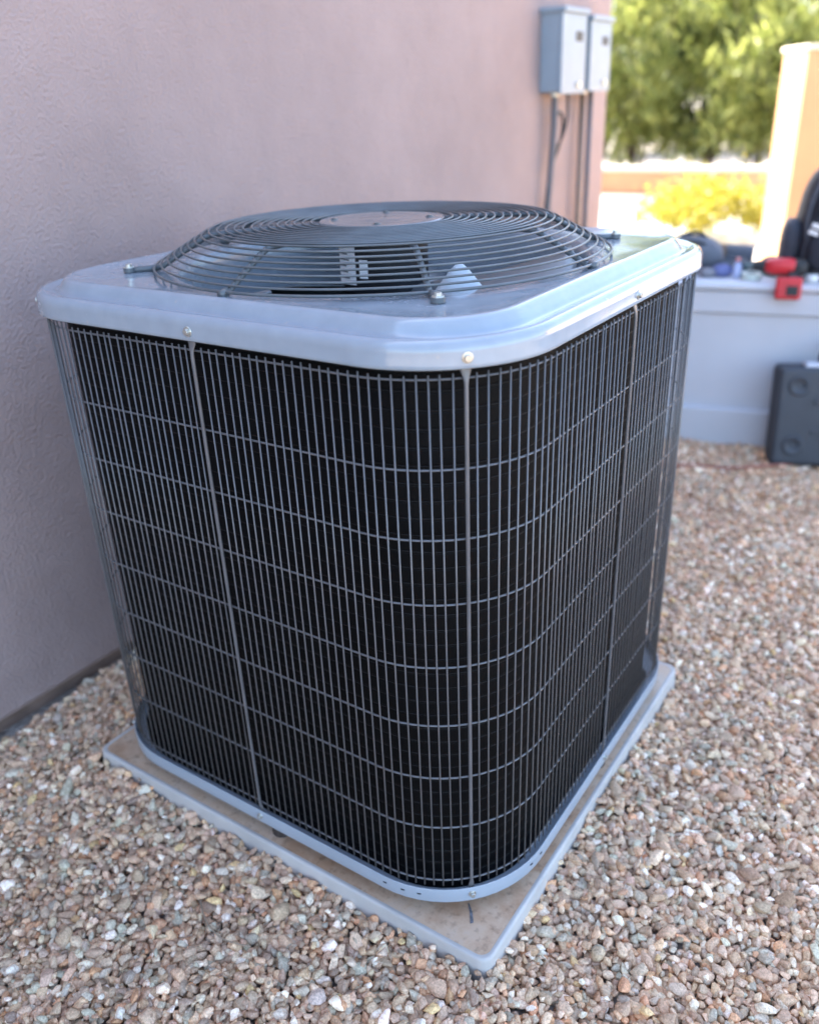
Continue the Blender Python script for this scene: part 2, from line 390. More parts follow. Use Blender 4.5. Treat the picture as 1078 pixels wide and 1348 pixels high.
# ------------------------------------------------------------------ pad
pad = empty('equipment_pad', 'pale square equipment pad with dusty tan top under the cooling unit, set in gravel', 'equipment pad', (0, 0, -.03))
def rect_loop(x0, x1, y0, y1, r, n=6):
    out = []
    for cx, cy, a0 in ((x1-r, y0+r, -90), (x1-r, y1-r, 0), (x0+r, y1-r, 90), (x0+r, y0+r, 180)):
        for i in range(n+1):
            a = rad(a0+90*i/n); out.append((cx+r*math.cos(a), cy+r*math.sin(a)))
    return out
def loops_mesh(loops, cap0=False, cap1=False):
    V, F = [], []; n = len(loops[0])
    for L in loops: V += L
    for i in range(len(loops)-1):
        for k in range(n): F.append((i*n+k, i*n+(k+1) % n, (i+1)*n+(k+1) % n, (i+1)*n+k))
    if cap0: F.append(tuple(range(n-1, -1, -1)))
    if cap1: F.append(tuple((len(loops)-1)*n+k for k in range(n)))
    return V, F
px0, px1, py0, py1 = -.389, .404, -.406, .357
prof = [(-.006, -.05), (-.001, .052), (0, .0562), (.0008, .0574), (.0020, .0579), (.0032, .0580), (.0044, .0579), (.0055, .0576), (.007, .0573)]
Lp = [[(x, y, z) for x, y in rect_loop(px0+o, px1-o, py0+o, py1-o, max(.004, .018-o*.5))] for o, z in prof]
V, F = loops_mesh(Lp); mesh('rim', V, F, M_padrim, pad, smooth=True)
V = [(x, y, .0571) for x, y in rect_loop(px0+.0058, px1-.0058, py0+.0058, py1-.0058, .0135)]
mesh('slab_top', V, [tuple(range(len(V)))], M_padtop, pad)

mesh('surface_scratch', [(.3338, -.3368, .0577), (.3354, -.3358, .0577), (.3468, -.3462, .0577), (.3565, -.3600, .0577), (.3535, -.3640, .0577), (.3440, -.3492, .0577)], [(0, 5, 4, 3, 2, 1)], mat('dark_scuff', (.12, .12, .13), .8, vary=.5, vscale=220), pad)
tw = tube('twig', catmull([(-.004, -.528, .013), (.03, -.549, .014), (.070, -.556, .012), (.112, -.545, .013)]), [.0013]*12+[.0011]*13, mat('dry_twig', (.30, .22, .15), .8, vary=.2), n=6)
setp(tw, 'thin dry curved twig lying on the gravel left of the pad', 'twig')
# ------------------------------------------------------------------ the cooling unit
ac = empty('air_conditioner', 'large grey outdoor air conditioner with wire guards standing on a square pad', 'air conditioner', (0, 0, .04))
Z0 = .04
def Zs(z): return z-Z0                          # world height -> height above the unit's base
GS, GR = .3897, .1588                            # wire guard: half width and corner radius
def rsq(c, r, off, z, n=14, rb=None):
    if rb == 'cut': return cutq(c, r, off, z, n)
    """rounded square loop, offset outwards by off; rb: radius of the far right corner"""
    out = []
    for qx, qy, a0 in ((1, -1, -90), (1, 1, 0), (-1, 1, 90), (-1, -1, 180)):
        rr = rb if (rb and qx == 1 and qy == 1) else r
        L = c-rr; R = max(rr+off, .001)
        for i in range(n+1):
            a = rad(a0+90*i/n); out.append((qx*L+R*math.cos(a), qy*L+R*math.sin(a), z))
    return out
def cutq(c, r, off, z, n):
    out = []
    for qx, qy, a0 in ((1, -1, -90), (1, 1, 0), (-1, 1, 90), (-1, -1, 180)):
        L = c-r; R = r+off
        for i in range(n+1):
            if qx == 1 and qy == 1:
                t = i/n; out.append((c+off-.12*t, .25+(c+off-.25)*t, z))
            else:
                a = rad(a0+90*i/n); out.append((qx*L+R*math.cos(a), qy*L+R*math.sin(a), z))
    return out
def gpt(t, off=0):
    """point and outward normal at arc length t from the middle of the near left face"""
    L = GS-GR; q = L+GR*math.pi/4; side = 2*q
    k = int(math.floor((t+q)/side)); u = t-k*side   # within -q..q
    sg = 1 if u >= 0 else -1; u = abs(u)
    if u <= L: p = (u, -GS-off); nn = (0, -1)
    else:
        a = (u-L)/GR; p = (L+(GR+off)*math.sin(a), -L-(GR+off)*math.cos(a)); nn = (math.sin(a), -math.cos(a))
    p = (p[0]*sg, p[1]); nn = (nn[0]*sg, nn[1])
    c, s = math.cos(k*math.pi/2), math.sin(k*math.pi/2)
    return (p[0]*c-p[1]*s, p[0]*s+p[1]*c), (nn[0]*c-nn[1]*s, nn[0]*s+nn[1]*c)
# base pan: lip band, inner channel, underside
bp_prof = [(-.03, .0525), (.004, .0525), (.0062, .0540), (.0066, .0755), (.0058, .0768), (.0046, .0766), (.0040, .0745), (.0036, .0585), (-.010, .0580), (-.030, .0600), (-.034, .066)]
V, F = loops_mesh([rsq(GS, GR, o, Zs(z)) for o, z in bp_prof]); base = mesh('base_pan', V, F, M_base, ac, smooth=True)
base.data.set_sharp_from_angle(angle=rad(35))
V = rsq(GS, GR, -.03, Zs(.0535)); mesh('floor_pan', V, [tuple(range(len(V)))], M_black, base)
for k in range(8):                                # small slots punched in the lip near the corner
    (x, y), nn = gpt(.3556-.30+k*.032+.0)
slot_me = None
for t in (.235, .262, .285, .452, .476):
    (x, y), nn = gpt(t, .0062)
    o = bm_obj('slot', box_bm(-.0028, .0028, -.0011, .0004, -.0009, .0009, .0003, 1), M_black, base)
    o.location = (x, y, Zs(.0665)); o.rotation_euler.z = math.atan2(nn[1], nn[0])+math.pi/2
# feet
for x, y in ((.02, -.372), (.372, .02), (-.34, -.28), (.30, .30), (-.28, .31), (.27, -.29)):
    bm_obj('rubber_foot', bmc(.017, .025, (x, y, Zs(.0275))), M_rubber, ac, smooth=False)
# coil
cz0, cz1, pitch = .064, .828, .02115
prof = [(-.013, .0595), (-.013, .0700), (-.0225, .0715)]
z = cz0+.012
while z < cz1-.01:
    prof += [(-.0230, z-.003), (-.0234, z-.002), (-.0234, z+.002), (-.0230, z+.003)]; z += pitch
prof += [(-.023, cz1), (-.07, cz1), (-.07, .0595)]
V, F = loops_mesh([rsq(GS, GR, o, Zs(zz), 12, rb='cut') for o, zz in prof]); coil = mesh('coil', V, F, M_coil, ac, smooth=False)
zz = cz0+.012; tl = []
while zz < cz1-.01:
    ring = [(x, y, z_) for x, y, z_ in rsq(GS, GR, -.0238, Zs(zz), 10, rb='cut')]
    tl.append(tube_pts(ring, .0011, 5, True)); zz += pitch
V, F = merge(tl); setp(mesh('coil_tube', V, F, M_tube, coil, smooth=True), kind='stuff')
# compressor glimpsed inside: dark cylinder
V, F = lathe([(.0, Zs(.36)), (.06, Zs(.355)), (.085, Zs(.33)), (.09, Zs(.28)), (.09, Zs(.06))], 28)
mesh('compressor', V, F, M_black, ac, smooth=True)
# guard rings and vertical wires
RZ = [.793, .6935, .6095, .526, .439, .352, .268, .1835, .0875]
rr = .00135
me_ring = None
for z in RZ:
    if me_ring is None:
        prof = [(-.0020+rr*math.cos(a), rr*math.sin(a)) for a in [2*math.pi*i/8 for i in range(9)]]
        V, F = loops_mesh([rsq(GS, GR, o, zz) for o, zz in prof]); o = mesh('guard_ring', V, F, M_wire, ac, smooth=True); me_ring = o.data
    else:
        o = bpy.data.objects.new('guard_ring', me_ring); link(o, ac)
    o.location.z = Zs(z)
me_w = None
random.seed(4)
for k in range(224):
    if k % 28 == 0: continue
    (x, y), nn = gpt(k*.0127, 0)
    zb, zt = .0795, .7985
    if me_w is None:
        V, F = tube_pts([(0, 0, 0), (0, 0, (zt-zb)/2), (0, 0, zt-zb)], .0011, 7); o = mesh('guard_wire', V, F, M_wire, ac, smooth=True); me_w = o.data
    else: o = bpy.data.objects.new('guard_wire', me_w); link(o, ac)
    o.location = (x, y, Zs(zb)+random.uniform(-.0008, .0008)); o.rotation_euler = (random.gauss(0, .0007), random.gauss(0, .0007), 0)
def screw(name, parent, loc, nrm, r=.0052, m=M_zinc):
    prof = [(0, .0052), (r*.55, .0052), (r*.62, .0048), (r*.64, .0016), (r*.95, .0014), (r, .0008), (r, 0)]
    V, F = lathe(prof, 14)
    # hexagonal head
    V2 = []
    for i, v in enumerate(V): V2.append(v)
    o = mesh(name, V2, F, m, parent, smooth=False, loc=loc)
    q = Vector(nrm).to_track_quat('Z', 'Y'); o.rotation_euler = q.to_euler(); return o
for k in range(8):
    (x, y), nn = gpt(k*28*.0127, .0052)
    (x0, y0), _ = gpt(k*28*.0127, 0)
    n3 = Vector((nn[0], nn[1], 0)); tdir = Vector((-nn[1], nn[0], 0))
    P = Vector((x0, y0, 0))
    prof = [(.062, .0010, .0046, .0009), (.076, .0010, .0046, .0010), (.083, .0022, .0036, .0016), (.090, .0034, .0023, .0023), (.45, .0034, .0023, .0023), (.788, .0034, .0023, .0023), (.795, .0030, .0034, .0016), (.802, .0014, .0062, .0009), (.826, .0010, .0062, .0009)]
    V, F = [], []; n = 10
    for z, off, a, b in prof:
        for i in range(n):
            c = 2*math.pi*i/n; V.append(P+n3*(off+b*math.cos(c))+tdir*a*math.sin(c)+Vector((0, 0, Zs(z))))
    for i in range(len(prof)-1):
        for j in range(n): F.append((i*n+j, i*n+(j+1) % n, (i+1)*n+(j+1) % n, (i+1)*n+j))
    F.append(tuple(range(n-1, -1, -1))); F.append(tuple((len(prof)-1)*n+j for j in range(n)))
    rod = mesh('guard_rod', V, F, M_wire, ac, smooth=True)
    screw('screw', rod, P+n3*.0062+Vector((0, 0, Zs(.0665))), n3)
    screw('screw', rod, P+n3*(.0091 if k % 2 else .0046)+Vector((0, 0, Zs(.817))), n3, .0062)

# top cover
CS, CR = .3935, .150
cov = [(-.006, .8065), (.0008, .8055), (.0020, .8070), (.0012, .8105), (.0010, .822), (.0004, .8265), (-.0012, .8302), (-.0040, .8330), (-.0080, .8345), (-.0135, .8343), (-.0205, .8322), (-.0260, .8312), (-.0300, .8326), (-.0335, .8372), (-.0360, .8412), (-.0385, .8446), (-.0415, .8470), (-.0455, .8480), (-.0510, .8476), (-.0620, .8458)]
NQ = 16
loops = [rsq(CS, CR, o, Zs(z), NQ) for o, z in cov]
last = loops[-1]
def circ_like(ref, R, z, t=1.0):
    out = []
    for x, y, _ in ref:
        a = math.atan2(y, x); out.append((x+(R*math.cos(a)-x)*t, y+(R*math.sin(a)-y)*t, z))
    return out
def dens(loop, k):
    out = []
    n = len(loop)
    for i in range(n):
        a, b = Vector(loop[i]), Vector(loop[(i+1) % n]); m_ = k if (a-b).length > .05 else 1
        for j in range(m_): out.append(tuple(a.lerp(b, j/m_)))
    return out
loops = [dens(L, 14) for L in loops]; last = loops[-1]
OR = .309
for t, z in ((.35, .8455), (.7, .8450), (1, .8446)): loops.append(circ_like(last, OR, Zs(z), t))
for R, z in ((.306, .8440), (.302, .8415), (.2985, .836), (.2965, .828), (.295, .81), (.295, .755)): loops.append(circ_like(last, R, Zs(z)))
V, F = loops_mesh(loops); top = mesh('top_cover', V, F, M_cap, ac, smooth=True)

# fan guard: concentric wires on eight spokes
fg = bpy.data.objects.new('fan_guard', None)
gp = [(.331-.0101*i_, .8508+.0059*i_-.00005*i_*i_) for i_ in range(8)]+[(.2495, .8942)]
R_ = .2378
while R_ > .100: gp.append((R_, .8953+.0015*(.238-R_)/.14)); R_ -= .0122
def ring_pts(R, z, n=96): return [(R*math.cos(2*math.pi*i/n), R*math.sin(2*math.pi*i/n), Zs(z)) for i in range(n)]
V, F = tube_pts(ring_pts(.0900, .8950), .0022, 6, True)
V2, F2 = lathe([(0, Zs(.8972)), (.03, Zs(.8972)), (.034, Zs(.8962)), (.058, Zs(.8962)), (.062, Zs(.8972)), (.083, Zs(.8972)), (.0905, Zs(.8965)), (.0915, Zs(.8940)), (.0905, Zs(.8900)), (0, Zs(.8900))], 64)
V, F = merge([(V, F), (V2, F2)])
hub = mesh('fan_guard', V, F, mat('hub_plate_paint', (.13, .14, .145), .22, spec=.6, coat=.2), ac, smooth=True); hub.data.set_sharp_from_angle(angle=rad(30))
for k in range(4):
    a = rad(30+90*k); q = screw('bolt', hub, (.070*math.cos(a), .070*math.sin(a), Zs(.8970)), (0, 0, 1), .0065, M_gwire); q.scale.z = .45
for R, z in gp: tube('guard_hoop', ring_pts(R, z), .00155 if R < .33 else .0020, M_gwire, hub, 6, True)
for k in range(8):
    a = k*math.pi/4
    pts = [(.085, .8915), (.14, .8925), (.20, .8910), (.2400, .8900), (.2500, .8885), (.2603, .8838), (.2805, .8730), (.3007, .8618), (.3209, .8503), (.330, .8490)]
    V, F = tube_pts([(r*math.cos(a), r*math.sin(a), Zs(z)) for r, z in pts], .0040, 8)
    f = tube_pts([(r*math.cos(a), r*math.sin(a), Zs(z)) for r, z in ((.326, .8500), (.337, .8485))], [.0058, .0050], 8) if k % 2 == 0 else tube_pts([(r*math.cos(a), r*math.sin(a), Zs(z)) for r, z in ((.329, .8492), (.345, .8490), (.372, .8490))], [.0045, .0040, .0042], 8)
    V, F = merge([(V, F), f])
    sp = mesh('spoke', V, F, M_gwire, hub, smooth=True)
    if k % 2 == 0: continue
    ft = bm_obj('foot_tab', bmc(.0085, .0058, (0, 0, 0), 18), M_gwire, hub, loc=(.366*math.cos(a), .366*math.sin(a), Zs(.8462)))
    screw('bolt', hub, (.366*math.cos(a), .366*math.sin(a), Zs(.8520)), (0, 0, 1), .0072, M_zinc)
# motor hanging from the hub
V, F = lathe([(0, Zs(.8895)), (.060, Zs(.8890)), (.066, Zs(.885)), (.0665, Zs(.860)), (.0665, Zs(.775)), (.060, Zs(.765)), (.018, Zs(.762)), (.012, Zs(.755)), (.012, Zs(.740))], 40)
motor = mesh('motor', V, F, M_black, ac, smooth=True); motor.data.set_sharp_from_angle(angle=rad(40))
def wrap_label(a0, a1, z0, z1, R, m, parent, name='sticker'):
    V, F = [], []; n = 8
    for i in range(n+1):
        a = a0+(a1-a0)*i/n
        for z in (z0, z1): V.append((R*math.cos(a), R*math.sin(a), Zs(z)))
    for i in range(n): F.append((2*i, 2*i+2, 2*i+3, 2*i+1))
    return mesh(name, V, F, m, parent, smooth=True)
ca = math.radians(-54)                            # direction of the near corner, seen from the hub
st = wrap_label(ca-1.30, ca-.66, .812, .868, .0672, M_white, motor)
for j in range(5): wrap_label(ca-1.24, ca-.84-.05*(j % 3), .820+j*.0085, .8222+j*.0085, .0675, M_print, st, 'print_line')
wrap_label(ca-.56, ca-.36, .822, .848, .0672, M_white, motor)
V, F = lathe([(.0, .066), (.004, .0645), (.009, .059), (.018, .045), (.031, .024), (.046, .007), (.060, .0)], 28)
bo = mesh('moulded_boss', V, F, mat('pale_moulding', (.50, .56, .60), .35, spec=.5), ac, smooth=True, loc=(.212, -.134, Zs(.800))); bo.scale = (1.25, 1, 1); bo.rotation_euler.z = rad(35)
# fan: spider and three broad pitched blades
fan = mesh('fan', *lathe([(0, Zs(.752)), (.045, Zs(.752)), (.048, Zs(.748)), (.048, Zs(.735)), (0, Zs(.735))], 32), M_black, ac, smooth=True)
for b_ in range(3):
    V, F = [], []; nr, na = 12, 12
    a_base = rad(-20+120*b_)
    for i in range(nr+1):
        u = i/nr; R = .046+(.286-.046)*u
        span = rad(38+44*u**.8); sweep = rad(16)*u*u
        for j in range(na+1):
            v = j/na
            a = a_base+sweep+(v-.5)*span
            zz = .790+(v-.5)*(.030+.105*u)+.012*math.sin(math.pi*v)-.012*u
            edge = .010*math.sin(math.pi*v)*(1 if i == nr else 0)
            V.append(((R-.006*(1-math.sin(math.pi*v))*(i == nr))*math.cos(a), R*math.sin(a), Zs(zz)))
    for i in range(nr):
        for j in range(na): F.append((i*(na+1)+j, (i+1)*(na+1)+j, (i+1)*(na+1)+j+1, i*(na+1)+j+1))
    bl = mesh('blade', V, F, M_blade, fan, smooth=True)
    m_ = bl.modifiers.new('thick', 'SOLIDIFY'); m_.thickness = .002

# ------------------------------------------------------------------ the low wall with the tools on it
LW = Vector((-.003, 1.652, 0)); LR = math.atan2(.227, .974)
M_lw = mat('pale_grey_plaster', (.53, .54, .57), .55, vary=.05, vscale=4, bump=.15, bscale=60, bdist=.001)
lw = empty('low_wall', 'long pale grey low garden wall with flat cap, crowded with tools', 'low wall', LW, LR)
def lb(name, x0, x1, y0, y1, z0, z1, bev=.004): return bm_obj(name, box_bm(x0, x1, y0, y1, z0, z1, bev, 3), M_lw, lw)
lb('plinth', -.13, 3.4, -.016, .37, -.05, .122, .008)
lb('wall_panel', -.12, 3.39, .004, .36, .10, .424)
lb('fascia', -.128, 3.4, -.008, .368, .4265, .4945, .005)
lb('cap', -.14, 3.42, -.020, .385, .4975, .520, .009)
def wl(a, b, z=0):                                # wall-aligned coordinates -> world
    v = Matrix.Rotation(LR, 3, 'Z') @ Vector((a, b, z)); return v+LW
TOP = .5205
# backpack
M_pack = mat('navy_nylon', (.018, .020, .030), .75, vary=.25, vscale=25, bump=.4, bscale=300, bdist=.001)
M_pack2 = mat('charcoal_nylon', (.045, .050, .065), .7, vary=.2, vscale=25, bump=.4, bscale=300, bdist=.001)
bpk = empty('backpack', 'black tool backpack with small white emblem standing on the low wall', 'backpack', wl(.40, .17, TOP), LR+rad(6))
def blob(name, sx, sy, sz, loc, m, parent, p=3.2, n=24, taper=0, lean=0, noise=0, seed=0):
    """superellipsoid"""
    V, F = [], []; rng = random.Random(seed)
    def sg(x, e): return math.copysign(abs(x)**e, x)
    e = 2/p
    for i in range(n//2+1):
        f = -math.pi/2+math.pi*i/(n//2)
        for j in range(n):
            t = 2*math.pi*j/n
            x = sx*sg(math.cos(f), e)*sg(math.cos(t), e); y = sy*sg(math.cos(f), e)*sg(math.sin(t), e); z = sz*sg(math.sin(f), e)
            k = 1-taper*(z/sz+1)/2
            d = 1+noise*math.sin(3.1*x/sx+seed)*math.cos(2.7*y/sy+seed*2)*1.0+noise*.6*math.sin(7*t+3*f+seed)
            V.append((x*k*d+lean*(z+sz), y*k*d, z*(1+noise*.4*math.sin(5*t+seed))))
    for i in range(n//2):
        for j in range(n): F.append((i*n+j, i*n+(j+1) % n, (i+1)*n+(j+1) % n, (i+1)*n+j))
    return mesh(name, V, F, m, parent, smooth=True, loc=loc)
blob('main_compartment', .155, .095, .165, (0, .01, .165), M_pack, bpk, 3.6, 28, .22, noise=.015, seed=1)
blob('front_pocket', .115, .04, .085, (-.005, -.088, .10), M_pack, bpk, 3.4, 24, .1, noise=.02, seed=2)
blob('upper_pocket', .10, .035, .050, (0, -.068, .225), M_pack2, bpk, 3.2, 24, .15, noise=.02, seed=3)
blob('side_pocket', .03, .06, .08, (-.152, 0, .09), M_pack2, bpk, 3, 20, .1)
tube('carry_handle', catmull([(-.045, .02, .322), (-.035, .02, .350), (0, .02, .358), (.035, .02, .350), (.045, .02, .322)]), .008, M_pack, bpk)
tube('strap', catmull([(-.09, -.075, .30), (-.118, -.10, .24), (-.128, -.105, .17), (-.12, -.10, .12)]), .006, M_pack2, bpk)
em = bm_obj('emblem', box_bm(-.014, .014, -.001, .001, -.016, .016, .0006, 1), M_white, bpk, loc=(-.104, -.116, .150), rot=(0, rad(18), rad(-18)))
bm_obj('emblem_bar', box_bm(-.017, .017, -.0016, .0008, -.0035, .0035), M_pack, em)
tube('zipper', catmull([(-.12, -.098, .02), (-.125, -.105, .10), (-.09, -.112, .185), (0, -.118, .198), (.09, -.112, .185), (.12, -.105, .10)]), .0022, M_pack2, bpk, 6)
# tool pouch, left
M_bag = mat('slate_canvas', (.115, .125, .145), .85, vary=.25, vscale=14, bump=.5, bscale=120, bdist=.002)
tb = empty('tool_bag', 'slumped slate grey canvas tool bag at the left end of the low wall', 'tool bag', wl(-.045, .22, TOP), LR-rad(8))
blob('bag_body', .12, .09, .052, (0, 0, .052), M_bag, tb, 2.6, 28, .25, noise=.05, seed=4)
tube('bag_rim', catmull([(-.05, -.055, .074), (-.02, -.062, .096), (.03, -.055, .093), (.065, -.03, .078), (.05, .03, .076), (-.02, .05, .085), (-.06, .0, .080), (-.05, -.055, .074)]), .0055, M_black, tb)
tube('bag_strap', catmull([(-.07, 0, .06), (-.03, .0, .105), (.03, .01, .108), (.075, 0, .06)]), .006, M_black, tb)
blob('flap', .06, .05, .012, (.012, .02, .082), mat('brown_canvas', (.11, .075, .05), .8, vary=.2), tb, 2.5, 20, noise=.05, seed=8)
# red driver on the edge
M_red = mat('red_plastic', (.55, .022, .03), .42, vary=.1, vscale=20); M_dkg = mat('dark_rubber', (.02, .021, .022), .6, vary=.2)
dr = empty('cordless_drill', 'red cordless drill with battery hanging over the edge of the low wall', 'drill', wl(.245, .02, TOP), LR)
blob('drill_body', .050, .026, .024, (-.015, .015, .045), M_red, dr, 3, 20, noise=.02, seed=5)
o = bm_obj('chuck', bmc(.019, .035, (0, 0, 0), 16, .013), M_dkg, dr, loc=(-.06, .015, .045), rot=(0, rad(-90), 0))
bm_obj('grip', box_bm(-.015, .018, -.030, .018, .004, .030, .007, 3), M_dkg, dr, loc=(.02, -.006, .004), rot=(rad(18), 0, rad(5)))
bt = bm_obj('battery', box_bm(-.036, .036, -.040, .000, -.052, .012, .008, 3), M_red, dr, loc=(.012, -.022, .008), rot=(rad(-8), 0, 0))
bm_obj('battery_inset', box_bm(-.006, .026, -.0425, -.039, -.040, -.012, .002), M_dkg, bt)
blob('motor_housing', .026, .026, .025, (.035, .018, .042), M_dkg, dr, 2.6, 18)
# small things along the cap
def small(name, label, cat, a, b, parts):
    t = empty(name, label, cat, wl(a, b, TOP), LR)
    for p in parts: p(t)
    return t
M_rag = mat('blue_rag', (.13, .15, .30), .9, vary=.25, vscale=30, bump=.6, bscale=80, bdist=.003)
o = blob('rag', .035, .03, .020, wl(.060, .10, TOP+.017), M_rag, None, 2.2, 26, .2, noise=.12, seed=6); setp(o, 'crumpled blue rag beside the slate tool bag', 'rag')
M_lav = mat('pale_blue_plastic', (.42, .48, .68), .4, vary=.05)
def bottle(t):
    V, F = lathe([(0, 0), (.0125, 0), (.0135, .003), (.0135, .038), (.006, .046), (.006, .050), (0, .050)], 20); mesh('bottle_body', V, F, M_lav, t, smooth=True)
def bcap(t):
    V, F = lathe([(0, .062), (.0068, .061), (.0075, .050), (0, .050)], 16); mesh('cap', V, F, mat('pink_plastic', (.65, .25, .22), .5), t, smooth=True)
small('bottle', 'small pale blue bottle with pink cap standing on the low wall', 'bottle', .107, .075, [bottle, bcap])
def tape(t):
    V, F = lathe([(.016, 0), (.030, 0), (.030, .019), (.016, .019), (.016, 0)], 28); mesh('tape_roll', V, F, mat('pale_tape', (.50, .56, .50), .55, vary=.1), t, smooth=False)
def tcore(t):
    V, F = lathe([(.0150, .0002), (.0158, .0002), (.0158, .0188), (.0150, .0188), (.0150, .0002)], 24); mesh('core', V, F, M_bag, t)
small('roll_of_tape', 'small pale green roll of tape lying between bottle and pliers', 'tape', .150, .06, [tape, tcore])
def plier(t):
    for s in (-1, 1):
        tube('handle', catmull([(0, 0, .008), (.02*s, -.03, .008), (.024*s, -.06, .009), (.018*s, -.09, .010)]), .0062, mat('green_grip', (.02, .10, .075), .5), t)
        tube('jaw', [(0, 0, .008), (.004*s, .02, .008), (.001*s, .045, .008)], [.008, .006, .003], M_dkg, t)
o = small('pliers', 'pliers with dark green grips lying in front of the backpack', 'pliers', .185, .14, [plier]); o.rotation_euler.z += rad(60)
def puck(t):
    V, F = lathe([(0, 0), (.020, 0), (.022, .004), (.022, .020), (.018, .025), (0, .026)], 24); mesh('tin_body', V, F, mat('pale_tin', (.55, .58, .58), .35, metal=.3, vary=.1), t, smooth=True)
def pucklid(t):
    V, F = lathe([(.0, .0305), (.016, .030), (.0172, .026), (0, .0262)], 24); mesh('lid', V, F, M_dkg, t, smooth=True)
small('tin', 'small pale round tin at the foot of the backpack right of the drill', 'tin', .318, .035, [puck, pucklid])
def meter(t):
    bm_obj('meter_body', box_bm(-.026, .026, -.016, .016, 0, .03, .006), mat('dark_teal', (.02, .07, .075), .5), t)
    bm_obj('screen', box_bm(-.016, .016, -.0172, -.0158, .010, .022), mat('grey_screen', (.25, .27, .24), .2), t)
small('clamp_meter', 'dark teal electrical meter lying behind the tape on the low wall', 'meter', .150, .17, [meter])
def coilh(t):
    pts = []
    for i in range(70):
        a = i/70*2*math.pi*2.6; R = .045+.006*math.sin(i*.31); pts.append((R*math.cos(a), R*.8*math.sin(a), .009+.009*(i/26)))
    tube('hose_coil', pts, .0062, M_bag, t, 8)
small('coiled_hose', 'dark coiled hose lying between tool bag and backpack', 'hose', .085, .22, [coilh])
o = blob('work_cloth', .045, .03, .024, wl(.205, .21, TOP+.022), mat('dark_cloth', (.03, .035, .05), .9, vary=.3, bump=.6, bscale=60, bdist=.004), None, 2.1, 26, .25, noise=.14, seed=11); setp(o, 'dark crumpled cloth lying behind the drill, left of the backpack', 'cloth')
o = blob('work_glove', .032, .026, .014, wl(.020, .09, TOP+.013), mat('grey_glove', (.20, .20, .22), .85, vary=.3, bump=.5, bscale=60, bdist=.003), None, 2.2, 24, .2, noise=.13, seed=14); setp(o, 'crumpled grey glove at the front edge of the cap below the tool bag', 'glove')
t = empty('tool_roll', 'rolled grey canvas tool roll with strap lying behind the blue rag', 'tool roll', wl(.075, .29, TOP), LR)
V, F = tube_pts([(-.075, 0, .034), (-.07, 0, .034), (0, .004, .035), (.07, 0, .034), (.075, 0, .034)], [.024, .033, .034, .032, .023], 18); mesh('roll', V, F, M_bag, t, smooth=True)
V, F = tube_pts([(-.03, .002, .034), (-.012, .003, .034)], .0362, 18); mesh('strap', V, F, mat('brown_strap', (.16, .10, .06), .7), t, smooth=True)
# carrying case leaning on the wall
M_case = mat('charcoal_plastic', (.035, .040, .050), .5, vary=.12, vscale=12, bump=.25, bscale=220, bdist=.0008)
cs = empty('tool_case', 'charcoal plastic tool case leaning upright against the low wall', 'tool case', wl(.445, -.105, .0), LR+rad(9))
cs.rotation_euler.x = rad(-9)
bm_obj('shell_front', box_bm(-.185, .185, -.050, -.004, .0, .30, .016, 4), M_case, cs)
bm_obj('shell_back', box_bm(-.187, .187, -.001, .045, -.002, .302, .016, 4), M_case, cs)
for x in (-.125, .125):
    for z in (.065, .245):
        V, F = lathe([(.0, .0), (.011, .0), (.012, .003), (.020, .003), (.024, .0045), (.030, .0045), (.032, 0)], 28)
        o = mesh('round_boss', V, F, M_case, cs, smooth=True, loc=(x, -.0495, z)); o.rotation_euler.x = rad(90)
bm_obj('panel_rib', box_bm(-.08, .08, -.0545, -.049, .10, .115, .002), M_case, cs)
bm_obj('panel_rib', box_bm(-.08, .08, -.0545, -.049, .19, .205, .002), M_case, cs)
for x in (-.09, .09): bm_obj('latch', box_bm(x-.022, x+.022, -.040, .012, .296, .312, .004), mat('pale_latch', (.50, .53, .60), .4), cs)
tube('handle', catmull([(-.062, -.003, .30), (-.060, -.003, .335), (-.035, -.003, .355), (.035, -.003, .355), (.060, -.003, .335), (.062, -.003, .30)]), .011, M_case, cs, 10)
# extension cord
setp(tube('extension_cord', catmull([(-.30, 1.30, .010), (-.12, 1.345, .011), (.0, 1.372, .010), (.112, 1.421, .012), (.2, 1.452, .010), (.282, 1.507, .012), (.36, 1.572, .010), (.46, 1.63, .011), (.7, 1.66, .012), (1.1, 1.60, .010), (1.8, 1.75, .01)]), .0042,
          mat('orange_brown_cord', (.36, .13, .085), .55, vary=.2, vscale=30), n=8), 'dull orange extension cord snaking across gravel in front of the low wall', 'cord')

# ------------------------------------------------------------------ sunlit yard beyond
M_adobe = mat('adobe_orange', (.50, .28, .145), .85, vary=.10, vscale=3, bump=.4, bscale=70, bdist=.003)
M_cream = mat('cream_cap', (.62, .56, .45), .8, vary=.06, vscale=4, bump=.2, bscale=70)
gw = empty('garden_wall', 'low orange stuccoed garden wall with pale cap at the back of the sunny yard', 'garden wall', (-2.5, 9.5, 0))
bm_obj('wall', box_bm(-9, 7, 0, .2, -.05, .235, .005), M_adobe, gw)
bm_obj('cap', box_bm(-9.02, 7.02, -.02, .22, .2355, .285, .008), M_cream, gw)
pl_ = empty('pillar', 'tall square stuccoed pillar, cream in the sun and orange in shade', 'pillar', (-.412, 4.79, 0), rad(37))
bm_obj('shaft', box_bm(0, .62, 0, .32, -.05, 1.245, .01), M_adobe, pl_)
bm_obj('cap', box_bm(-.012, .632, -.012, .332, 1.245, 1.275, .008), M_cream, pl_)

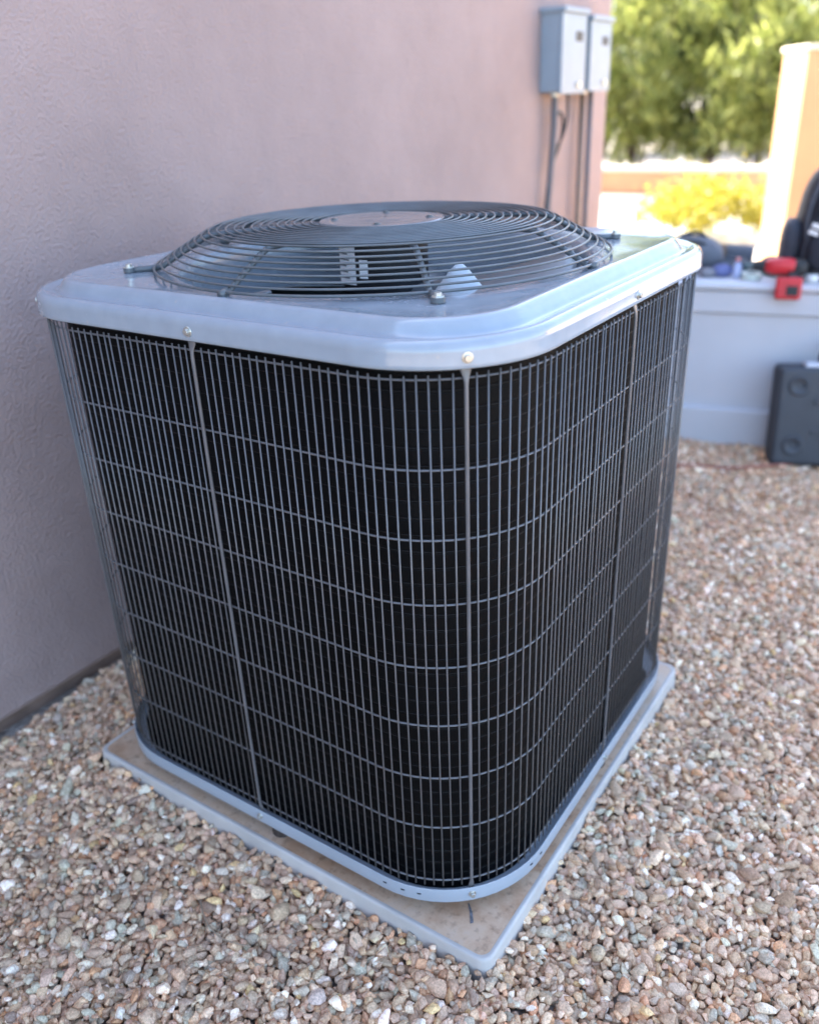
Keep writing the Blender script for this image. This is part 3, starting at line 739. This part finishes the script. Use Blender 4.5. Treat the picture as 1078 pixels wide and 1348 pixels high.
fn = empty('bounce_wall', 'tall tan wall with pale cap, added out of view to bounce warm light', 'bounce wall', (3.3, 5, 0))  # added, out of view: sunlit surface that bounces warm light onto the house wall
bm_obj('wall', box_bm(-.1, .1, -2.2, 6, -.05, 1.80, .005), mat('tan_bounce', (.60, .44, .30), .85, vary=.08, vscale=3, bump=.4, bscale=70, bdist=.003), fn)
bm_obj('cap', box_bm(-.12, .12, -2.22, 6.02, 1.8005, 1.85, .006), M_cream, fn)

def leaf_mat(name, c1, c2, trans):
    m = bpy.data.materials.new(name); m.use_nodes = True; nt = m.node_tree; b = nt.nodes['Principled BSDF']; L = nt.links.new
    b.inputs['Roughness'].default_value = .5
    g = nt.nodes.new('ShaderNodeNewGeometry')
    r = nt.nodes.new('ShaderNodeValToRGB'); r.color_ramp.elements[0].color = (*c1, 1); r.color_ramp.elements[1].color = (*c2, 1)
    L(g.outputs['Random Per Island'], r.inputs[0]); L(r.outputs[0], b.inputs['Base Color'])
    t = nt.nodes.new('ShaderNodeBsdfTranslucent'); L(r.outputs[0], t.inputs[0])
    mx = nt.nodes.new('ShaderNodeMixShader'); mx.inputs[0].default_value = trans
    L(b.outputs[0], mx.inputs[1]); L(t.outputs[0], mx.inputs[2]); L(mx.outputs[0], nt.nodes['Material Output'].inputs[0])
    return m
M_leaf = leaf_mat('oleander_leaf', (.15, .19, .04), (.50, .52, .16), .5)
M_leaf2 = leaf_mat('dark_leaf', (.045, .075, .02), (.16, .20, .06), .4)
M_leafY = leaf_mat('yellow_leaf', (.28, .27, .03), (.48, .42, .06), .4)
M_bark = mat('bark', (.10, .075, .055), .9, vary=.3, bump=.6, bscale=40, bdist=.01)
def leaves(name, rng, cen, rad_, nclump, nleaf, L_, W_, m, parent, up=.7, zmin=.05):
    cl = []
    while len(cl) < nclump:
        v = rng.normal(0, 1, 3); v /= np.linalg.norm(v)+1e-9; v *= rng.uniform(.35, 1)**.5
        p = np.array(cen)+v*np.array(rad_)
        if p[2] > zmin: cl.append((p, rng.uniform(.10, .24)*max(rad_)))
    P = np.concatenate([c+rng.normal(0, s*.55, (nleaf, 3)) for c, s in cl]); P = P[P[:, 2] > zmin]
    n = len(P)
    d = rng.normal(0, 1, (n, 3)); d[:, 2] = abs(d[:, 2])*up+up*.6; d /= np.linalg.norm(d, axis=1)[:, None]
    s = np.cross(d, rng.normal(0, 1, (n, 3))); s /= np.linalg.norm(s, axis=1)[:, None]
    l = L_*rng.uniform(.6, 1.2, (n, 1)); w = W_*rng.uniform(.7, 1.2, (n, 1))
    bend = np.cross(d, s)*l*.12
    V = np.stack([P, P+d*l*.45+s*w*.5, P+d*l+bend, P+d*l*.45-s*w*.5], 1).reshape(-1, 3)
    me = bpy.data.meshes.new(name); me.vertices.add(4*n); me.vertices.foreach_set('co', V.astype(np.float32).ravel())
    me.loops.add(4*n); me.loops.foreach_set('vertex_index', np.arange(4*n, dtype=np.int32))
    me.polygons.add(n); me.polygons.foreach_set('loop_start', np.arange(0, 4*n, 4, dtype=np.int32)); me.polygons.foreach_set('loop_total', np.full(n, 4, dtype=np.int32))
    me.update(calc_edges=True); me.materials.append(m)
    o = bpy.data.objects.new(name, me); link(o, parent); return o
def shrub(name, label, cat, loc, h, w, seed, m, ncl, nl, L_=.13, W_=.03, stems=6, group=None, up=.7, full=.95):
    rng = np.random.default_rng(seed); t = empty(name, label, cat, loc, 0, group)
    leaves('crown', rng, (0, 0, h*.52), (w, w*.75, h*.5*full), ncl, nl, L_, W_, m, t, up)
    parts = []
    for i in range(stems):
        a = rng.uniform(0, 6.28); r = w*.6*rng.random()
        top = Vector((r*math.cos(a), r*math.sin(a)*.7, h*rng.uniform(.6, .85)))
        b = Vector((rng.uniform(-.1, .1), rng.uniform(-.1, .1), -.05))
        mid = b.lerp(top, .5)+Vector((rng.normal(0, .05), rng.normal(0, .05), 0))
        parts.append(tube_pts(catmull([b, mid, top], 4), [.022*h/2.5*(1-.07*q) for q in range(9)], 6))
    for v_, f_ in parts: mesh('stem', v_, f_, M_bark, t, smooth=True)
    return t
hl = [('tall oleander at the left, leaning over the garden wall beside the house corner', -5.0, 11.0, 2.9, 1.15, M_leaf),
      ('bright green oleander second from the house corner, with white gap above it', -3.85, 11.3, 2.5, .95, M_leaf),
      ('dark dense shrub in the middle of the hedge behind the garden wall', -3.0, 11.9, 2.3, .8, M_leaf2),
      ('sunlit oleander right of the dark middle shrub of the hedge', -2.2, 11.2, 2.7, 1.0, M_leaf),
      ('tall oleander behind the cream pillar, tallest of the hedge', -1.1, 11.6, 3.3, 1.1, M_leaf),
      ('green oleander right of the pillar at the end of the hedge', .2, 11.4, 3.0, 1.1, M_leaf)]
for i, (lab, x, y, h, w, m) in enumerate(hl):
    shrub('oleander_shrub', lab, 'shrub', (x, y, 0), h, w, 20+i, m, 52, 75, .22, .045, 7, 'shrubs behind the garden wall', 1.0)
for i, (lab, x, y, h, w) in enumerate([('olive tree standing behind the left part of the hedge', -6.6, 17, 4.6, 2.3), ('broad tree far behind the middle of the hedge', -3.6, 19, 4.2, 2.3), ('tree standing far behind the pillar and hedge', -.8, 18, 5.0, 2.3)]):
    t = shrub('tree', lab, 'tree', (x, y, 0), h, w, 50+i, M_leaf2, 110, 70, .26, .07, 5, 'trees beyond the hedge', .5)
shrub('yellow_bush', 'low yellow green bush glowing in sun between low wall and pillar', 'shrub', (-1.27, 6.2, 0), .36, .58, 77, M_leafY, 60, 70, .06, .022, 5, up=.8)
0 and shrub('yellow_bush', 'small yellow bush close in front of the orange garden wall', 'shrub', (-2.1, 8.6, 0), .55, .55, 78, M_leafY, 50, 60, .06, .022, 4, up=.8)
